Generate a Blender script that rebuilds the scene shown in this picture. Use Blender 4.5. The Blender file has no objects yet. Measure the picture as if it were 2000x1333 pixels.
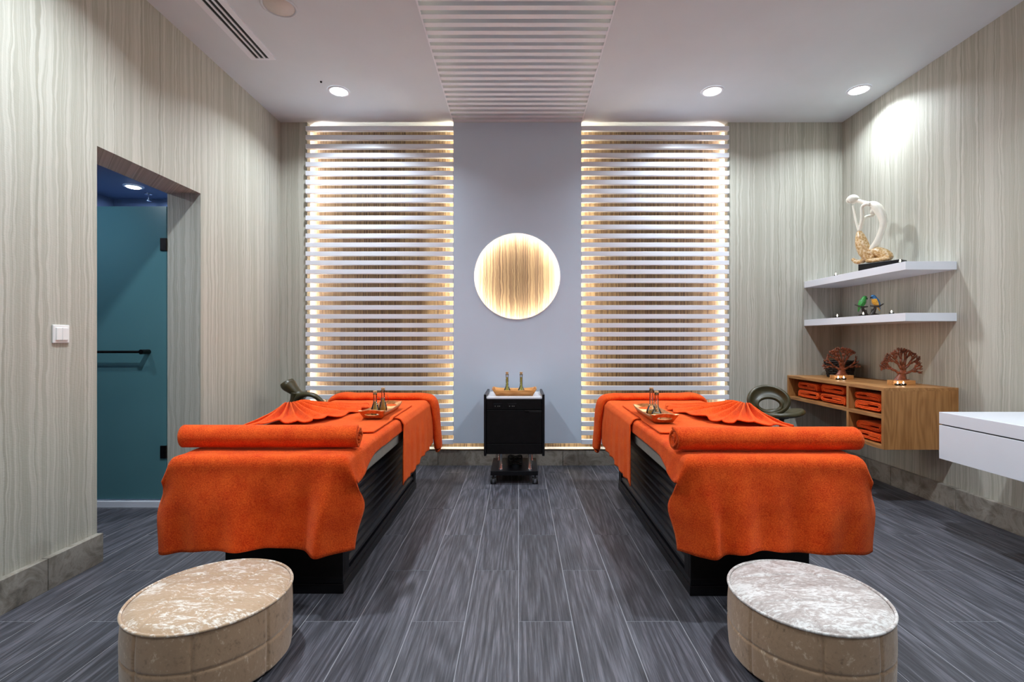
import bpy, bmesh, math, random
from mathutils import Vector, Matrix, noise as mnoise
random.seed(7)
PI = math.pi
sin, cos, sqrt, exp = math.sin, math.cos, math.sqrt, math.exp
SC = bpy.context.scene
COL = SC.collection

# ------------------------------------------------------------------ camera, world, exposure
cam_d = bpy.data.cameras.new('camera'); cam = bpy.data.objects.new('camera', cam_d); COL.objects.link(cam)
cam.location = (0, 0, 1.185); cam.rotation_euler = (PI/2, 0, 0)
cam_d.lens = 17.1; cam_d.sensor_width = 36; cam_d.shift_x = -0.0065; cam_d.shift_y = -0.00125; cam_d.clip_start = 0.05
SC.camera = cam
w = bpy.data.worlds.new('world'); SC.world = w; w.use_nodes = True
w.node_tree.nodes['Background'].inputs[0].default_value = (.6, .65, .75, 1)
w.node_tree.nodes['Background'].inputs[1].default_value = 0.05
SC.view_settings.view_transform = 'Standard'; SC.view_settings.look = 'None'
SC.view_settings.gamma = 1; SC.view_settings.use_curve_mapping = False
SC.view_settings.exposure = 0.58
SC.cycles.max_bounces = 8; SC.cycles.diffuse_bounces = 5; SC.cycles.sample_clamp_indirect = 6
SC.cycles.caustics_reflective = False; SC.cycles.caustics_refractive = False

XL, XR, YB, YR, HC = -2.254, 3.059, 4.60, -2.2, 3.242     # room: left, right, front of back wall panels, rear, ceiling
CAMH = 1.185
COOL = (.82, .92, 1.0); WARM = (1.0, .91, .66)
# downlights of the ceiling grid: x, y, watts
LAMPS = [(-1.486, 4.02, 16), (1.60, 4.02, 16), (2.797, 4.0, 9),
         (-1.486, 2.05, 25), (1.60, 2.05, 25), (2.797, 2.05, 5),
         (-1.486, .1, 10), (1.60, .1, 10), (2.797, .1, 5), (.05, -1.2, 9)]
for lx, ly, lw in LAMPS:
    ld = bpy.data.lights.new('downlight_beam', 'AREA'); ld.shape = 'DISK'; ld.size = .13; ld.energy = lw; ld.color = COOL; ld.spread = 2.45
    lo = bpy.data.objects.new('downlight_beam', ld); COL.objects.link(lo); lo.location = (lx, ly, HC-.022)
ld = bpy.data.lights.new('shower_beam', 'AREA'); ld.shape = 'DISK'; ld.size = .1; ld.energy = 5; ld.color = (.5, .72, 1)
lo = bpy.data.objects.new('shower_beam', ld); COL.objects.link(lo); lo.location = (-3.05, 3.85, 2.375)
ld = bpy.data.lights.new('lobby_beam', 'AREA'); ld.shape = 'DISK'; ld.size = .1; ld.energy = 4; ld.color = (.8, .93, 1)
lo = bpy.data.objects.new('lobby_beam', ld); COL.objects.link(lo); lo.location = (-2.95, 2.75, 2.375)

# ------------------------------------------------------------------ material helpers
def lin(c): return tuple(((v/255)/12.92 if v/255 <= .04045 else ((v/255+.055)/1.055)**2.4) for v in c)
def nt(name):
    m = bpy.data.materials.new(name); m.use_nodes = True; t = m.node_tree
    return m, t, t.nodes['Principled BSDF']
def N(t, typ, **kw):
    n = t.nodes.new(typ)
    for k, v in kw.items():
        if k.startswith('_'): setattr(n, k[1:], v)
        else: n.inputs[int(k[1:]) if k[0] == 'i' and k[1:].isdigit() else k.replace('__', ' ')].default_value = v
    return n
def L(t, a, b): t.links.new(a, b)
def M(t, op, a, b=None):
    n = t.nodes.new('ShaderNodeMath'); n.operation = op
    for i, v in enumerate((a, b)):
        if v is None: continue
        if hasattr(v, 'links'): L(t, v, n.inputs[i])
        else: n.inputs[i].default_value = v
    return n.outputs[0]
def ramp(t, fac, stops, interp='LINEAR'):
    n = t.nodes.new('ShaderNodeValToRGB'); n.color_ramp.interpolation = interp; cr = n.color_ramp
    while len(cr.elements) > len(stops): cr.elements.remove(cr.elements[-1])
    while len(cr.elements) < len(stops): cr.elements.new(.5)
    for e, (p, c) in zip(cr.elements, stops):
        e.position = p; e.color = (*c, 1) if len(c) == 3 else c
    L(t, fac, n.inputs[0]); return n.outputs[0]
def bump(t, h, p, strength=.3, dist=.01):
    b = N(t, 'ShaderNodeBump', Strength=strength, Distance=dist); L(t, h, b.inputs['Height']); L(t, b.outputs[0], p.inputs['Normal'])
def plain(name, col, rough=.5, metal=0, noise_amt=.04, scale=30, bmp=.0, spec=.5, sheen=0):
    m, t, p = nt(name)
    tc = N(t, 'ShaderNodeTexCoord'); nz = N(t, 'ShaderNodeTexNoise', Scale=scale, Detail=4); L(t, tc.outputs['Object'], nz.inputs['Vector'])
    c = lin(col)
    lo_, hi = tuple(v*(1-noise_amt*2) for v in c), tuple(min(1, v*(1+noise_amt*2)) for v in c)
    L(t, ramp(t, nz.outputs[0], [(.3, lo_), (.7, hi)]), p.inputs['Base Color'])
    p.inputs['Roughness'].default_value = rough; p.inputs['Metallic'].default_value = metal; p.inputs['Specular IOR Level'].default_value = spec
    p.inputs['Sheen Weight'].default_value = sheen
    if bmp: bump(t, nz.outputs[0], p, bmp, .004)
    return m
def emit(name, col, s):
    m, t, p = nt(name); p.inputs['Base Color'].default_value = (*col, 1)
    p.inputs['Emission Color'].default_value = (*col, 1); p.inputs['Emission Strength'].default_value = s; return m
def glass(name, col, body=.0, ior=1.45):
    m, t, p = nt(name); out = t.nodes['Material Output']
    tr = N(t, 'ShaderNodeBsdfTransparent'); tr.inputs[0].default_value = (*col, 1)
    gl = N(t, 'ShaderNodeBsdfGlossy', Roughness=.03); fr = N(t, 'ShaderNodeFresnel', IOR=ior)
    p.inputs['Base Color'].default_value = (*col, 1); p.inputs['Roughness'].default_value = .1
    a = N(t, 'ShaderNodeMixShader'); a.inputs[0].default_value = body; L(t, tr.outputs[0], a.inputs[1]); L(t, p.outputs[0], a.inputs[2])
    b = N(t, 'ShaderNodeMixShader'); L(t, M(t, 'ADD', fr.outputs[0], .03), b.inputs[0]); L(t, a.outputs[0], b.inputs[1]); L(t, gl.outputs[0], b.inputs[2])
    L(t, b.outputs[0], out.inputs[0]); return m
def vec(t, x, y, z):
    n = t.nodes.new('ShaderNodeCombineXYZ')
    for i, v in enumerate((x, y, z)):
        if hasattr(v, 'links'): L(t, v, n.inputs[i])
        else: n.inputs[i].default_value = v
    return n.outputs[0]

def wallpaper(name, cols, k=1.0):
    """vertical wavy agate-like stripes; u runs along whichever wall it is on"""
    m, t, p = nt(name)
    g = N(t, 'ShaderNodeNewGeometry'); s = N(t, 'ShaderNodeSeparateXYZ'); L(t, g.outputs['Position'], s.inputs[0])
    u = M(t, 'ADD', s.outputs[0], s.outputs[1]); z = s.outputs[2]
    n1 = N(t, 'ShaderNodeTexNoise', Scale=1, Detail=3, Roughness=.55); L(t, vec(t, M(t, 'MULTIPLY', u, 9), 3.3, M(t, 'MULTIPLY', z, 2.2)), n1.inputs['Vector'])
    n1b = N(t, 'ShaderNodeTexNoise', Scale=1, Detail=2); L(t, vec(t, M(t, 'MULTIPLY', u, 25), 7.3, M(t, 'MULTIPLY', z, 9)), n1b.inputs['Vector'])
    uw = M(t, 'ADD', M(t, 'ADD', u, M(t, 'MULTIPLY', n1.outputs[0], .05)), M(t, 'MULTIPLY', n1b.outputs[0], .016))
    n2 = N(t, 'ShaderNodeTexNoise', Scale=1, Detail=2.5, Roughness=.62); L(t, vec(t, M(t, 'MULTIPLY', uw, 27*k), 0, M(t, 'MULTIPLY', z, .12)), n2.inputs['Vector'])
    c = ramp(t, n2.outputs[0], [(.28, lin(cols[0])), (.38, lin(cols[1])), (.45, lin(cols[2])), (.50, lin(cols[1])), (.56, lin(cols[3])), (.63, lin(cols[2])), (.72, lin(cols[0]))])
    n3 = N(t, 'ShaderNodeTexNoise', Scale=1, Detail=3); L(t, vec(t, M(t, 'MULTIPLY', uw, 170), 0, M(t, 'MULTIPLY', z, 3)), n3.inputs['Vector'])
    mx = N(t, 'ShaderNodeMix', _data_type='RGBA', _blend_type='MULTIPLY'); mx.inputs[0].default_value = .5
    L(t, c, mx.inputs[6]); L(t, ramp(t, n3.outputs[0], [(.3, (.82, .82, .81)), (.7, (1, 1, 1))]), mx.inputs[7])
    L(t, mx.outputs[2], p.inputs['Base Color']); p.inputs['Roughness'].default_value = .62; p.inputs['Specular IOR Level'].default_value = .3
    n4 = N(t, 'ShaderNodeTexNoise', Scale=1, Detail=2); L(t, vec(t, M(t, 'MULTIPLY', u, 60), 0, M(t, 'MULTIPLY', z, 260)), n4.inputs['Vector'])
    bump(t, M(t, 'ADD', n4.outputs[0], M(t, 'MULTIPLY', n2.outputs[0], 2.0)), p, .22, .004)
    return m
MAT = {}
MAT['paper'] = wallpaper('striped_wallpaper', [(162, 159, 146), (184, 181, 169), (170, 167, 154), (195, 192, 181)])
MAT['paperwood'] = wallpaper('brown_wood_wallpaper', [(98, 76, 58), (132, 108, 82), (86, 66, 52), (150, 126, 96)], 1.6)
MAT['lobbyceil'] = plain('blue_grey_paint', (112, 124, 152), .7, noise_amt=.01, scale=3)
MAT['switch'] = plain('white_plastic', (232, 230, 228), .35, noise_amt=.01)
MAT['white'] = plain('white_ceiling_paint', (208, 214, 220), .8, noise_amt=.01, scale=3)
MAT['pillar'] = plain('pale_grey_paint', (200, 212, 228), .55, noise_amt=.01, scale=3)
MAT['slat'] = plain('satin_white_lacquer', (226, 228, 236), .32, noise_amt=.01, scale=3)
MAT['gloss'] = plain('gloss_white_lacquer', (228, 230, 238), .22, noise_amt=.01, scale=3)
MAT['black'] = plain('black_stained_wood', (10, 8, 10), .45, noise_amt=.25, scale=40, spec=.25)
MAT['blackshiny'] = plain('black_laminate', (13, 12, 16), .32, noise_amt=.1, scale=20, spec=.3)
MAT['rubber'] = plain('black_rubber', (16, 16, 18), .6)
MAT['chrome'] = plain('chrome', (210, 212, 220), .15, 1, .01)
MAT['darkmetal'] = plain('dark_brushed_metal', (58, 52, 50), .35, 1, .1)
MAT['grey'] = plain('grey_vinyl', (134, 130, 122), .5)
MAT['olive'] = plain('dark_olive_leather', (60, 54, 30), .36, noise_amt=.12, scale=25, bmp=.1)
MAT['darkslot'] = plain('dark_slot', (8, 8, 10), .7)
MAT['cream'] = plain('cream_plastic', (205, 196, 188), .45, noise_amt=.01)
MAT['cork'] = plain('cork', (196, 158, 116), .8, noise_amt=.3, scale=300, bmp=.3)
MAT['wax'] = plain('candle_wax', (235, 228, 215), .4, noise_amt=.02)
MAT['glass'] = glass('clear_glass', (.97, .99, .98)); MAT['oil'] = glass('amber_oil', (1.0, .60, .08), .72, 1.3)
MAT['oilg'] = glass('green_gold_oil', (.88, .80, .10), .72, 1.3)
MAT['flame'] = emit('candle_flame', (1, .82, .62), 16)
MAT['lens'] = emit('downlight_lens', (.93, .97, 1), 14)
MAT['ledwarm'] = emit('warm_led', WARM, 60); MAT['ledring'] = emit('ring_led', (1, .92, .76), 80)
MAT['ledcool'] = emit('pale_led', (1, .96, .92), 100); MAT['ledcove'] = emit('cove_led', (1, .84, .5), 3.0)
MAT['ledtop'] = emit('cool_led', (.75, .87, 1), 9)
MAT['grout'] = plain('pale_grout', (146, 145, 150), .8)

def terry(name, col, dark):
    m, t, p = nt(name)
    g = N(t, 'ShaderNodeNewGeometry')
    a = N(t, 'ShaderNodeTexNoise', Scale=190, Detail=4, Roughness=.75); L(t, g.outputs['Position'], a.inputs['Vector'])
    b = N(t, 'ShaderNodeTexNoise', Scale=14, Detail=3); L(t, g.outputs['Position'], b.inputs['Vector'])
    f = M(t, 'ADD', M(t, 'MULTIPLY', a.outputs[0], .75), M(t, 'MULTIPLY', b.outputs[0], .25))
    L(t, ramp(t, f, [(.36, lin(dark)), (.62, lin(col))]), p.inputs['Base Color'])
    p.inputs['Roughness'].default_value = .95; p.inputs['Specular IOR Level'].default_value = .1
    p.inputs['Sheen Weight'].default_value = .28; p.inputs['Sheen Tint'].default_value = (1, .5, .25, 1); p.inputs['Sheen Roughness'].default_value = .4
    bump(t, a.outputs[0], p, .7, .006); return m
MAT['orange'] = terry('orange_terry', (250, 102, 36), (206, 46, 13))
MAT['orange2'] = terry('orange_cotton', (246, 104, 40), (224, 68, 20))

def plank_mat():
    m, t, p = nt('dark_grey_oak_plank')
    tc = N(t, 'ShaderNodeTexCoord'); oi = N(t, 'ShaderNodeObjectInfo'); s = N(t, 'ShaderNodeSeparateXYZ'); L(t, tc.outputs['Object'], s.inputs[0])
    r = M(t, 'MULTIPLY', oi.outputs['Random'], 57.0)
    n1 = N(t, 'ShaderNodeTexNoise', Scale=1, Detail=1.5, Roughness=.4)
    L(t, vec(t, M(t, 'ADD', M(t, 'MULTIPLY', s.outputs[0], 6.5), r), M(t, 'MULTIPLY', s.outputs[1], .55), r), n1.inputs['Vector'])
    rings = M(t, 'SINE', M(t, 'MULTIPLY', n1.outputs[0], 85))
    n2 = N(t, 'ShaderNodeTexNoise', Scale=1, Detail=4, Roughness=.65)
    L(t, vec(t, M(t, 'ADD', M(t, 'MULTIPLY', s.outputs[0], 150), r), M(t, 'MULTIPLY', s.outputs[1], 5), r), n2.inputs['Vector'])
    f = M(t, 'ADD', M(t, 'MULTIPLY', M(t, 'ADD', rings, 1), .075), M(t, 'MULTIPLY', n2.outputs[0], .86))
    c = ramp(t, f, [(.30, lin((46, 46, 51))), (.5, lin((72, 72, 79))), (.72, lin((110, 109, 118)))])
    mx = N(t, 'ShaderNodeMix', _data_type='RGBA', _blend_type='MULTIPLY'); mx.inputs[0].default_value = 1
    L(t, c, mx.inputs[6]); L(t, ramp(t, oi.outputs['Random'], [(0, (.78, .78, .80)), (1, (1.08, 1.06, 1.05))]), mx.inputs[7])
    L(t, mx.outputs[2], p.inputs['Base Color']); p.inputs['Roughness'].default_value = .5
    L(t, ramp(t, f, [(.2, (.62,)*3), (.8, (.40,)*3)]), p.inputs['Roughness'])
    bump(t, f, p, .25, .003); return m
MAT['plank'] = plank_mat()
def stone_mat():
    m, t, p = nt('grey_travertine')
    g = N(t, 'ShaderNodeNewGeometry')
    a = N(t, 'ShaderNodeTexNoise', Scale=7, Detail=8, Roughness=.68, Distortion=.8); L(t, g.outputs['Position'], a.inputs['Vector'])
    oi = N(t, 'ShaderNodeObjectInfo')
    c = ramp(t, M(t, 'ADD', a.outputs[0], M(t, 'MULTIPLY', oi.outputs['Random'], .08)), [(.32, lin((92, 86, 78))), (.47, lin((138, 131, 120))), (.56, lin((160, 153, 143))), (.68, lin((124, 116, 104)))])
    L(t, c, p.inputs['Base Color']); p.inputs['Roughness'].default_value = .5; bump(t, a.outputs[0], p, .3, .006); return m
MAT['stone'] = stone_mat()
def wood_mat(name, cs, axis=2, sc=1.0, rough=.45, coord='Object'):
    m, t, p = nt(name)
    tc = N(t, 'ShaderNodeTexCoord'); s = N(t, 'ShaderNodeSeparateXYZ'); L(t, tc.outputs[coord], s.inputs[0])
    k = [8*sc, 8*sc, 8*sc]; k[axis] = 1.1*sc; k2 = [130*sc]*3; k2[axis] = 5*sc
    n1 = N(t, 'ShaderNodeTexNoise', Scale=1, Detail=1.5); L(t, vec(t, *[M(t, 'MULTIPLY', s.outputs[i], k[i]) for i in range(3)]), n1.inputs['Vector'])
    n2 = N(t, 'ShaderNodeTexNoise', Scale=1, Detail=4); L(t, vec(t, *[M(t, 'MULTIPLY', s.outputs[i], k2[i]) for i in range(3)]), n2.inputs['Vector'])
    f = M(t, 'ADD', M(t, 'MULTIPLY', M(t, 'ADD', M(t, 'SINE', M(t, 'MULTIPLY', n1.outputs[0], 60)), 1), .10), M(t, 'MULTIPLY', n2.outputs[0], .65))
    L(t, ramp(t, f, [(.25, lin(cs[0])), (.5, lin(cs[1])), (.75, lin(cs[2]))]), p.inputs['Base Color'])
    p.inputs['Roughness'].default_value = rough; bump(t, f, p, .12, .002); return m
MAT['oak'] = wood_mat('golden_oak_veneer', [(148, 98, 52), (172, 120, 68), (190, 138, 86)], 2)
MAT['oaktop'] = wood_mat('golden_oak_top', [(148, 98, 54), (176, 124, 72), (196, 146, 94)], 1)
MAT['bamboo'] = wood_mat('bamboo', [(176, 112, 52), (204, 142, 76), (220, 164, 98)], 0, 1.5)
MAT['gilt'] = plain('gilded_wood', (190, 118, 62), .3, .35, .15, 60)
MAT['carved'] = plain('carved_reddish_wood', (122, 60, 32), .42, 0, .3, 60, .2)
MAT['carvedbase'] = wood_mat('light_carved_base', [(176, 118, 62), (200, 142, 84), (214, 160, 102)], 0, 2)
def velvet(name, lo_, mid, hi, a0, a1):
    m, t, p = nt(name)
    tc = N(t, 'ShaderNodeTexCoord')
    mp = N(t, 'ShaderNodeMapping'); mp.inputs['Rotation'].default_value = (0, 0, .6); mp.inputs['Scale'].default_value = (1, 2.2, 1)
    L(t, tc.outputs['Object'], mp.inputs[0])
    a = N(t, 'ShaderNodeTexNoise', Scale=9, Detail=9, Roughness=.82, Distortion=.9); L(t, mp.outputs[0], a.inputs['Vector'])
    b = N(t, 'ShaderNodeTexNoise', Scale=60, Detail=4, Roughness=.6); L(t, mp.outputs[0], b.inputs['Vector'])
    f = M(t, 'ADD', M(t, 'MULTIPLY', a.outputs[0], .68), M(t, 'MULTIPLY', b.outputs[0], .32))
    L(t, ramp(t, f, [(a0-.12, lin(lo_)), (a0, lin(mid)), (a1-.07, lin(mid)), (a1, lin(hi))]), p.inputs['Base Color'])  # last stop paints the pile's bright highlights into the base colour
    p.inputs['Roughness'].default_value = .6; p.inputs['Sheen Weight'].default_value = .5; p.inputs['Sheen Tint'].default_value = (1, .95, .9, 1)
    bump(t, f, p, .35, .006); return m
MAT['velvet_side'] = velvet('taupe_crushed_velvet', (118, 92, 68), (170, 138, 108), (214, 190, 164), .47, .62)
MAT['velvet_tan'] = velvet('tan_crushed_velvet', (160, 126, 94), (188, 156, 124), (240, 230, 218), .44, .575)
MAT['velvet_sheen'] = velvet('sheen_painted_velvet', (118, 100, 90), (178, 166, 160), (222, 218, 214), .46, .55)  # like the tan velvet, with its whitish reflected sheen painted into the colours
def door_glass():
    m, t, p = nt('frosted_teal_glass')
    tc = N(t, 'ShaderNodeTexCoord'); nz = N(t, 'ShaderNodeTexNoise', Scale=2, Detail=1); L(t, tc.outputs['Object'], nz.inputs['Vector'])
    L(t, ramp(t, nz.outputs[0], [(.3, lin((96, 146, 152))), (.7, lin((102, 152, 158)))]), p.inputs['Base Color'])
    p.inputs['Roughness'].default_value = .28; p.inputs['Subsurface Weight'].default_value = 0
    tr = N(t, 'ShaderNodeBsdfTranslucent'); tr.inputs[0].default_value = (*lin((80, 150, 170)), 1)
    mx = N(t, 'ShaderNodeMixShader'); mx.inputs[0].default_value = .3
    L(t, p.outputs[0], mx.inputs[1]); L(t, tr.outputs[0], mx.inputs[2]); L(t, mx.outputs[0], t.nodes['Material Output'].inputs[0]); return m
MAT['door'] = door_glass()
def statue_gold():
    m, t, p = nt('mottled_gold_stone')
    tc = N(t, 'ShaderNodeTexCoord'); v = N(t, 'ShaderNodeTexVoronoi', Scale=70); L(t, tc.outputs['Object'], v.inputs['Vector'])
    n = N(t, 'ShaderNodeTexNoise', Scale=30, Detail=4); L(t, tc.outputs['Object'], n.inputs['Vector'])
    L(t, ramp(t, M(t, 'ADD', M(t, 'MULTIPLY', v.outputs['Distance'], .5), M(t, 'MULTIPLY', n.outputs[0], .6)), [(.25, lin((150, 108, 58))), (.5, lin((196, 156, 100))), (.75, lin((226, 204, 168)))]), p.inputs['Base Color'])
    p.inputs['Roughness'].default_value = .35; return m
MAT['gold'] = statue_gold()
MAT['ivory'] = plain('ivory_glaze', (236, 232, 218), .25, 0, .03, 20)
MAT['green'] = plain('parrot_green', (52, 140, 60), .4, 0, .3, 120); MAT['yellow'] = plain('parrot_yellow', (220, 160, 50), .4, 0, .15, 120)
MAT['blue'] = plain('parrot_blue', (50, 110, 160), .4, 0, .2, 120); MAT['branch'] = plain('dark_branch', (44, 32, 26), .5, 0, .3, 90)
MAT['basket'] = plain('black_woven_cane', (34, 28, 26), .55, 0, .3, 200, .3)

# ------------------------------------------------------------------ geometry helpers
ORG = {}
def empty(name, loc):
    o = bpy.data.objects.new(name, None); COL.objects.link(o); o.location = loc; ORG[o.name] = Vector(loc); o.empty_display_size = .1; return o
def tag(o, label=None, cat=None, group=None, kind=None):
    if label: o['label'] = label
    if cat: o['category'] = cat
    if group: o['group'] = group
    if kind: o['kind'] = kind
    return o
def mk(name, V, F, mat, parent=None, smooth=False, solid=0, bevel=0, sub=0, org=None, mats=None, fm=None, angle=None):
    """one mesh object from world-space vertices"""
    V = [Vector(v) for v in V]
    if parent is not None: o_ = ORG[parent.name]
    elif org is not None: o_ = Vector(org)
    else:
        xs = [v.x for v in V]; ys = [v.y for v in V]; zs = [v.z for v in V]
        o_ = Vector(((min(xs)+max(xs))/2, (min(ys)+max(ys))/2, min(zs)))
    me = bpy.data.meshes.new(name); me.from_pydata([tuple(v-o_) for v in V], [], F); me.update()
    ob = bpy.data.objects.new(name, me); COL.objects.link(ob)
    if parent is not None: ob.parent = parent; ORG[ob.name] = o_
    else: ob.location = o_; ORG[ob.name] = o_
    for mm in (mats or [mat]): me.materials.append(MAT[mm])
    if fm:
        for pl, k in zip(me.polygons, fm): pl.material_index = k
    if smooth:
        for pl in me.polygons: pl.use_smooth = True
        if angle is not None:
            me.set_sharp_from_angle(angle=angle)
    if solid:
        md = ob.modifiers.new('solid', 'SOLIDIFY'); md.thickness = solid; md.offset = 0
    if bevel:
        md = ob.modifiers.new('bevel', 'BEVEL'); md.width = bevel; md.segments = 2; md.limit_method = 'ANGLE'
    if sub:
        md = ob.modifiers.new('sub', 'SUBSURF'); md.levels = sub; md.render_levels = sub
    return ob
def box(x0, x1, y0, y1, z0, z1):
    V = [(x, y, z) for x in (x0, x1) for y in (y0, y1) for z in (z0, z1)]
    F = [(0, 1, 3, 2), (4, 6, 7, 5), (0, 4, 5, 1), (2, 3, 7, 6), (0, 2, 6, 4), (1, 5, 7, 3)]
    return V, F
def join(*parts):
    V, F = [], []
    for v, f in parts:
        n = len(V); V += list(v); F += [tuple(i+n for i in q) for q in f]
    return V, F
def bx(name, b, mat, parent=None, bevel=0, **kw):
    return mk(name, *box(*b), mat, parent, bevel=bevel, **kw)
def tube(pts, rad, seg=12, sy=1.0, up=None, cap=True):
    """loft a tapered tube through points; sy flattens the section along its second axis"""
    P = [Vector(p) for p in pts]; n = len(P)
    if not hasattr(rad, '__len__'): rad = [rad]*n
    V, F = [], []
    ref = Vector(up) if up else None
    prev = None
    for i, p in enumerate(P):
        tgt = (P[min(i+1, n-1)]-P[max(i-1, 0)]).normalized()
        if ref is not None: a = ref - tgt*ref.dot(tgt)
        elif prev is not None: a = prev - tgt*prev.dot(tgt)
        else: a = tgt.orthogonal()
        if a.length < 1e-6: a = tgt.orthogonal()
        a.normalize(); prev = a; b = tgt.cross(a)
        r = rad[i]
        for k in range(seg):
            th = 2*PI*k/seg; V.append(p + a*(r*cos(th)) + b*(r*sy*sin(th)))
    for i in range(n-1):
        for k in range(seg):
            k2 = (k+1) % seg; F.append((i*seg+k, i*seg+k2, (i+1)*seg+k2, (i+1)*seg+k))
    if cap: F.append(tuple(range(seg))[::-1]); F.append(tuple((n-1)*seg+k for k in range(seg)))
    return V, F
def spline(pts, n):
    P = [Vector(p) for p in pts]; out = []
    m = len(P)
    for i in range(m-1):
        p0, p1, p2, p3 = P[max(i-1, 0)], P[i], P[i+1], P[min(i+2, m-1)]
        for k in range(n):
            t = k/n; out.append(.5*((2*p1)+(p2-p0)*t+(2*p0-5*p1+4*p2-p3)*t*t+(3*p1-p0-3*p2+p3)*t**3))
    out.append(P[-1]); return out
def stube(pts, rad, n=5, **kw):
    R = spline([(r, 0, 0) for r in rad], n); return tube(spline(pts, n), [max(.0005, r.x) for r in R], **kw)
def lathe(prof, c=(0, 0, 0), seg=32, cap=True):
    V, F = [], []; n = len(prof)
    for r, z in prof:
        for k in range(seg):
            a = 2*PI*k/seg; V.append((c[0]+r*cos(a), c[1]+r*sin(a), c[2]+z))
    for i in range(n-1):
        for k in range(seg):
            k2 = (k+1) % seg; F.append((i*seg+k, i*seg+k2, (i+1)*seg+k2, (i+1)*seg+k))
    if cap: F.append(tuple(range(seg))[::-1]); F.append(tuple((n-1)*seg+k for k in range(seg)))
    return V, F
def grid(fn, nu, nv, wrap=False):
    V = [fn(i/(nu-(0 if wrap else 1)), j/(nv-1)) for j in range(nv) for i in range(nu)]; F = []
    for j in range(nv-1):
        for i in range(nu if wrap else nu-1):
            i2 = (i+1) % nu; F.append((j*nu+i, j*nu+i2, (j+1)*nu+i2, (j+1)*nu+i))
    return V, F
def sphere(c, r, seg=20, rings=12):
    rx, ry, rz = r if hasattr(r, '__len__') else (r, r, r)
    V, F = lathe([(max(.002, sin(PI*i/rings)), -cos(PI*i/rings)) for i in range(rings+1)], (0, 0, 0), seg)
    return [(c[0]+x*rx, c[1]+y*ry, c[2]+z*rz) for x, y, z in V], F
def ss(x): x = max(0, min(1, x)); return x*x*(3-2*x)
def nz(x, y=0, z=0): return mnoise.noise(Vector((x, y, z)))
def copy_tree(o, loc=None, parent=None):
    c = o.copy(); COL.objects.link(c); c.parent = parent
    if parent is None: ORG[c.name] = Vector(loc) if loc else Vector(o.location)
    if loc: c.location = loc
    for ch in list(o.children): copy_tree(ch, None, c)
    return c

# ------------------------------------------------------------------ the room
def struct(o, label, cat): return tag(o, label, cat, kind='structure')
JY0, JY1, JZ, JX = 2.60, 3.448, 2.222, -2.49          # door opening in the left wall
YW = 4.72                                              # real back wall, behind the floating panels
V, F = join(box(JX, XL, YR, JY0, 0, HC), box(JX, XL, JY1, YW+.1, 0, HC), box(JX, XL, JY0, JY1, JZ, HC))
struct(mk('wall_left', V, F, 'paper'), 'left wall in striped beige wallpaper with a doorway opening', 'wall')
struct(bx('wall_right', (XR, XR+.1, YR, YW+.1, 0, HC), 'paper'), 'right wall in striped beige wallpaper behind the shelves', 'wall')
struct(bx('wall_rear', (XL, XR, YR-.1, YR, 0, HC), 'paper'), 'wallpapered wall behind the viewer', 'wall')
struct(bx('wall_back', (XL, XR, YW, YW+.1, 0, HC), 'paperwood'), 'brown wood-grain wall glowing behind the white slats', 'wall')
XA, XB, XP0, XP1, XC = -2.0, 1.975, -.612, .588, 3.059   # flank edge, flank edge, pillar
o = struct(bx('wall_back_left', (XL, XA, YB, 4.668, .145, HC), 'paper'), 'narrow striped wallpaper panel in the back left corner', 'wall')
o = struct(bx('wall_back_right', (XB, XR, YB, 4.668, .145, HC), 'paper'), 'striped wallpaper panel of the back wall beside the oak cabinet', 'wall')
# pillar panel with its round opening
CX, CZ, CR = -.0144, 1.781, .402
def pillar_face(y):
    return y
V, F = [], []
n = 96
x0, x1, z0, z1 = XP0, XP1, .213, HC-.02
def rim(k):
    a = 2*PI*k/n + 1e-9; c, s = cos(a), sin(a)
    tx = ((x1 if c > 0 else x0)-CX)/c if abs(c) > 1e-6 else 1e9; tz = ((z1 if s > 0 else z0)-CZ)/s if abs(s) > 1e-6 else 1e9
    return CX+c*min(tx, tz), CZ+s*min(tx, tz), c, s
corners = [math.atan2(z-CZ, x-CX) % (2*PI) for x, z in ((x1, z1), (x0, z1), (x0, z0), (x1, z0))]
idx = {min(range(n), key=lambda k: abs((2*PI*k/n-c))): (x, z) for c, (x, z) in zip(corners, ((x1, z1), (x0, z1), (x0, z0), (x1, z0)))}
for yy in (4.562, 4.60):
    for k in range(n):
        X, Z, c, s = rim(k)
        if k in idx: X, Z = idx[k]
        V.append((CX+CR*c, yy, CZ+CR*s)); V.append((X, yy, Z))
for k in range(n):
    k2 = (k+1) % n; a, b, c, d = 2*k, 2*k+1, 2*k2+1, 2*k2; m_ = 2*n
    F += [(a, b, c, d), (a+m_, d+m_, c+m_, b+m_), (a, d, d+m_, a+m_), (b, b+m_, c+m_, c)]
pil = struct(mk('wall_centre', V, F, 'pillar'), 'pale grey floating centre panel with a round backlit opening', 'wall')
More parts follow.
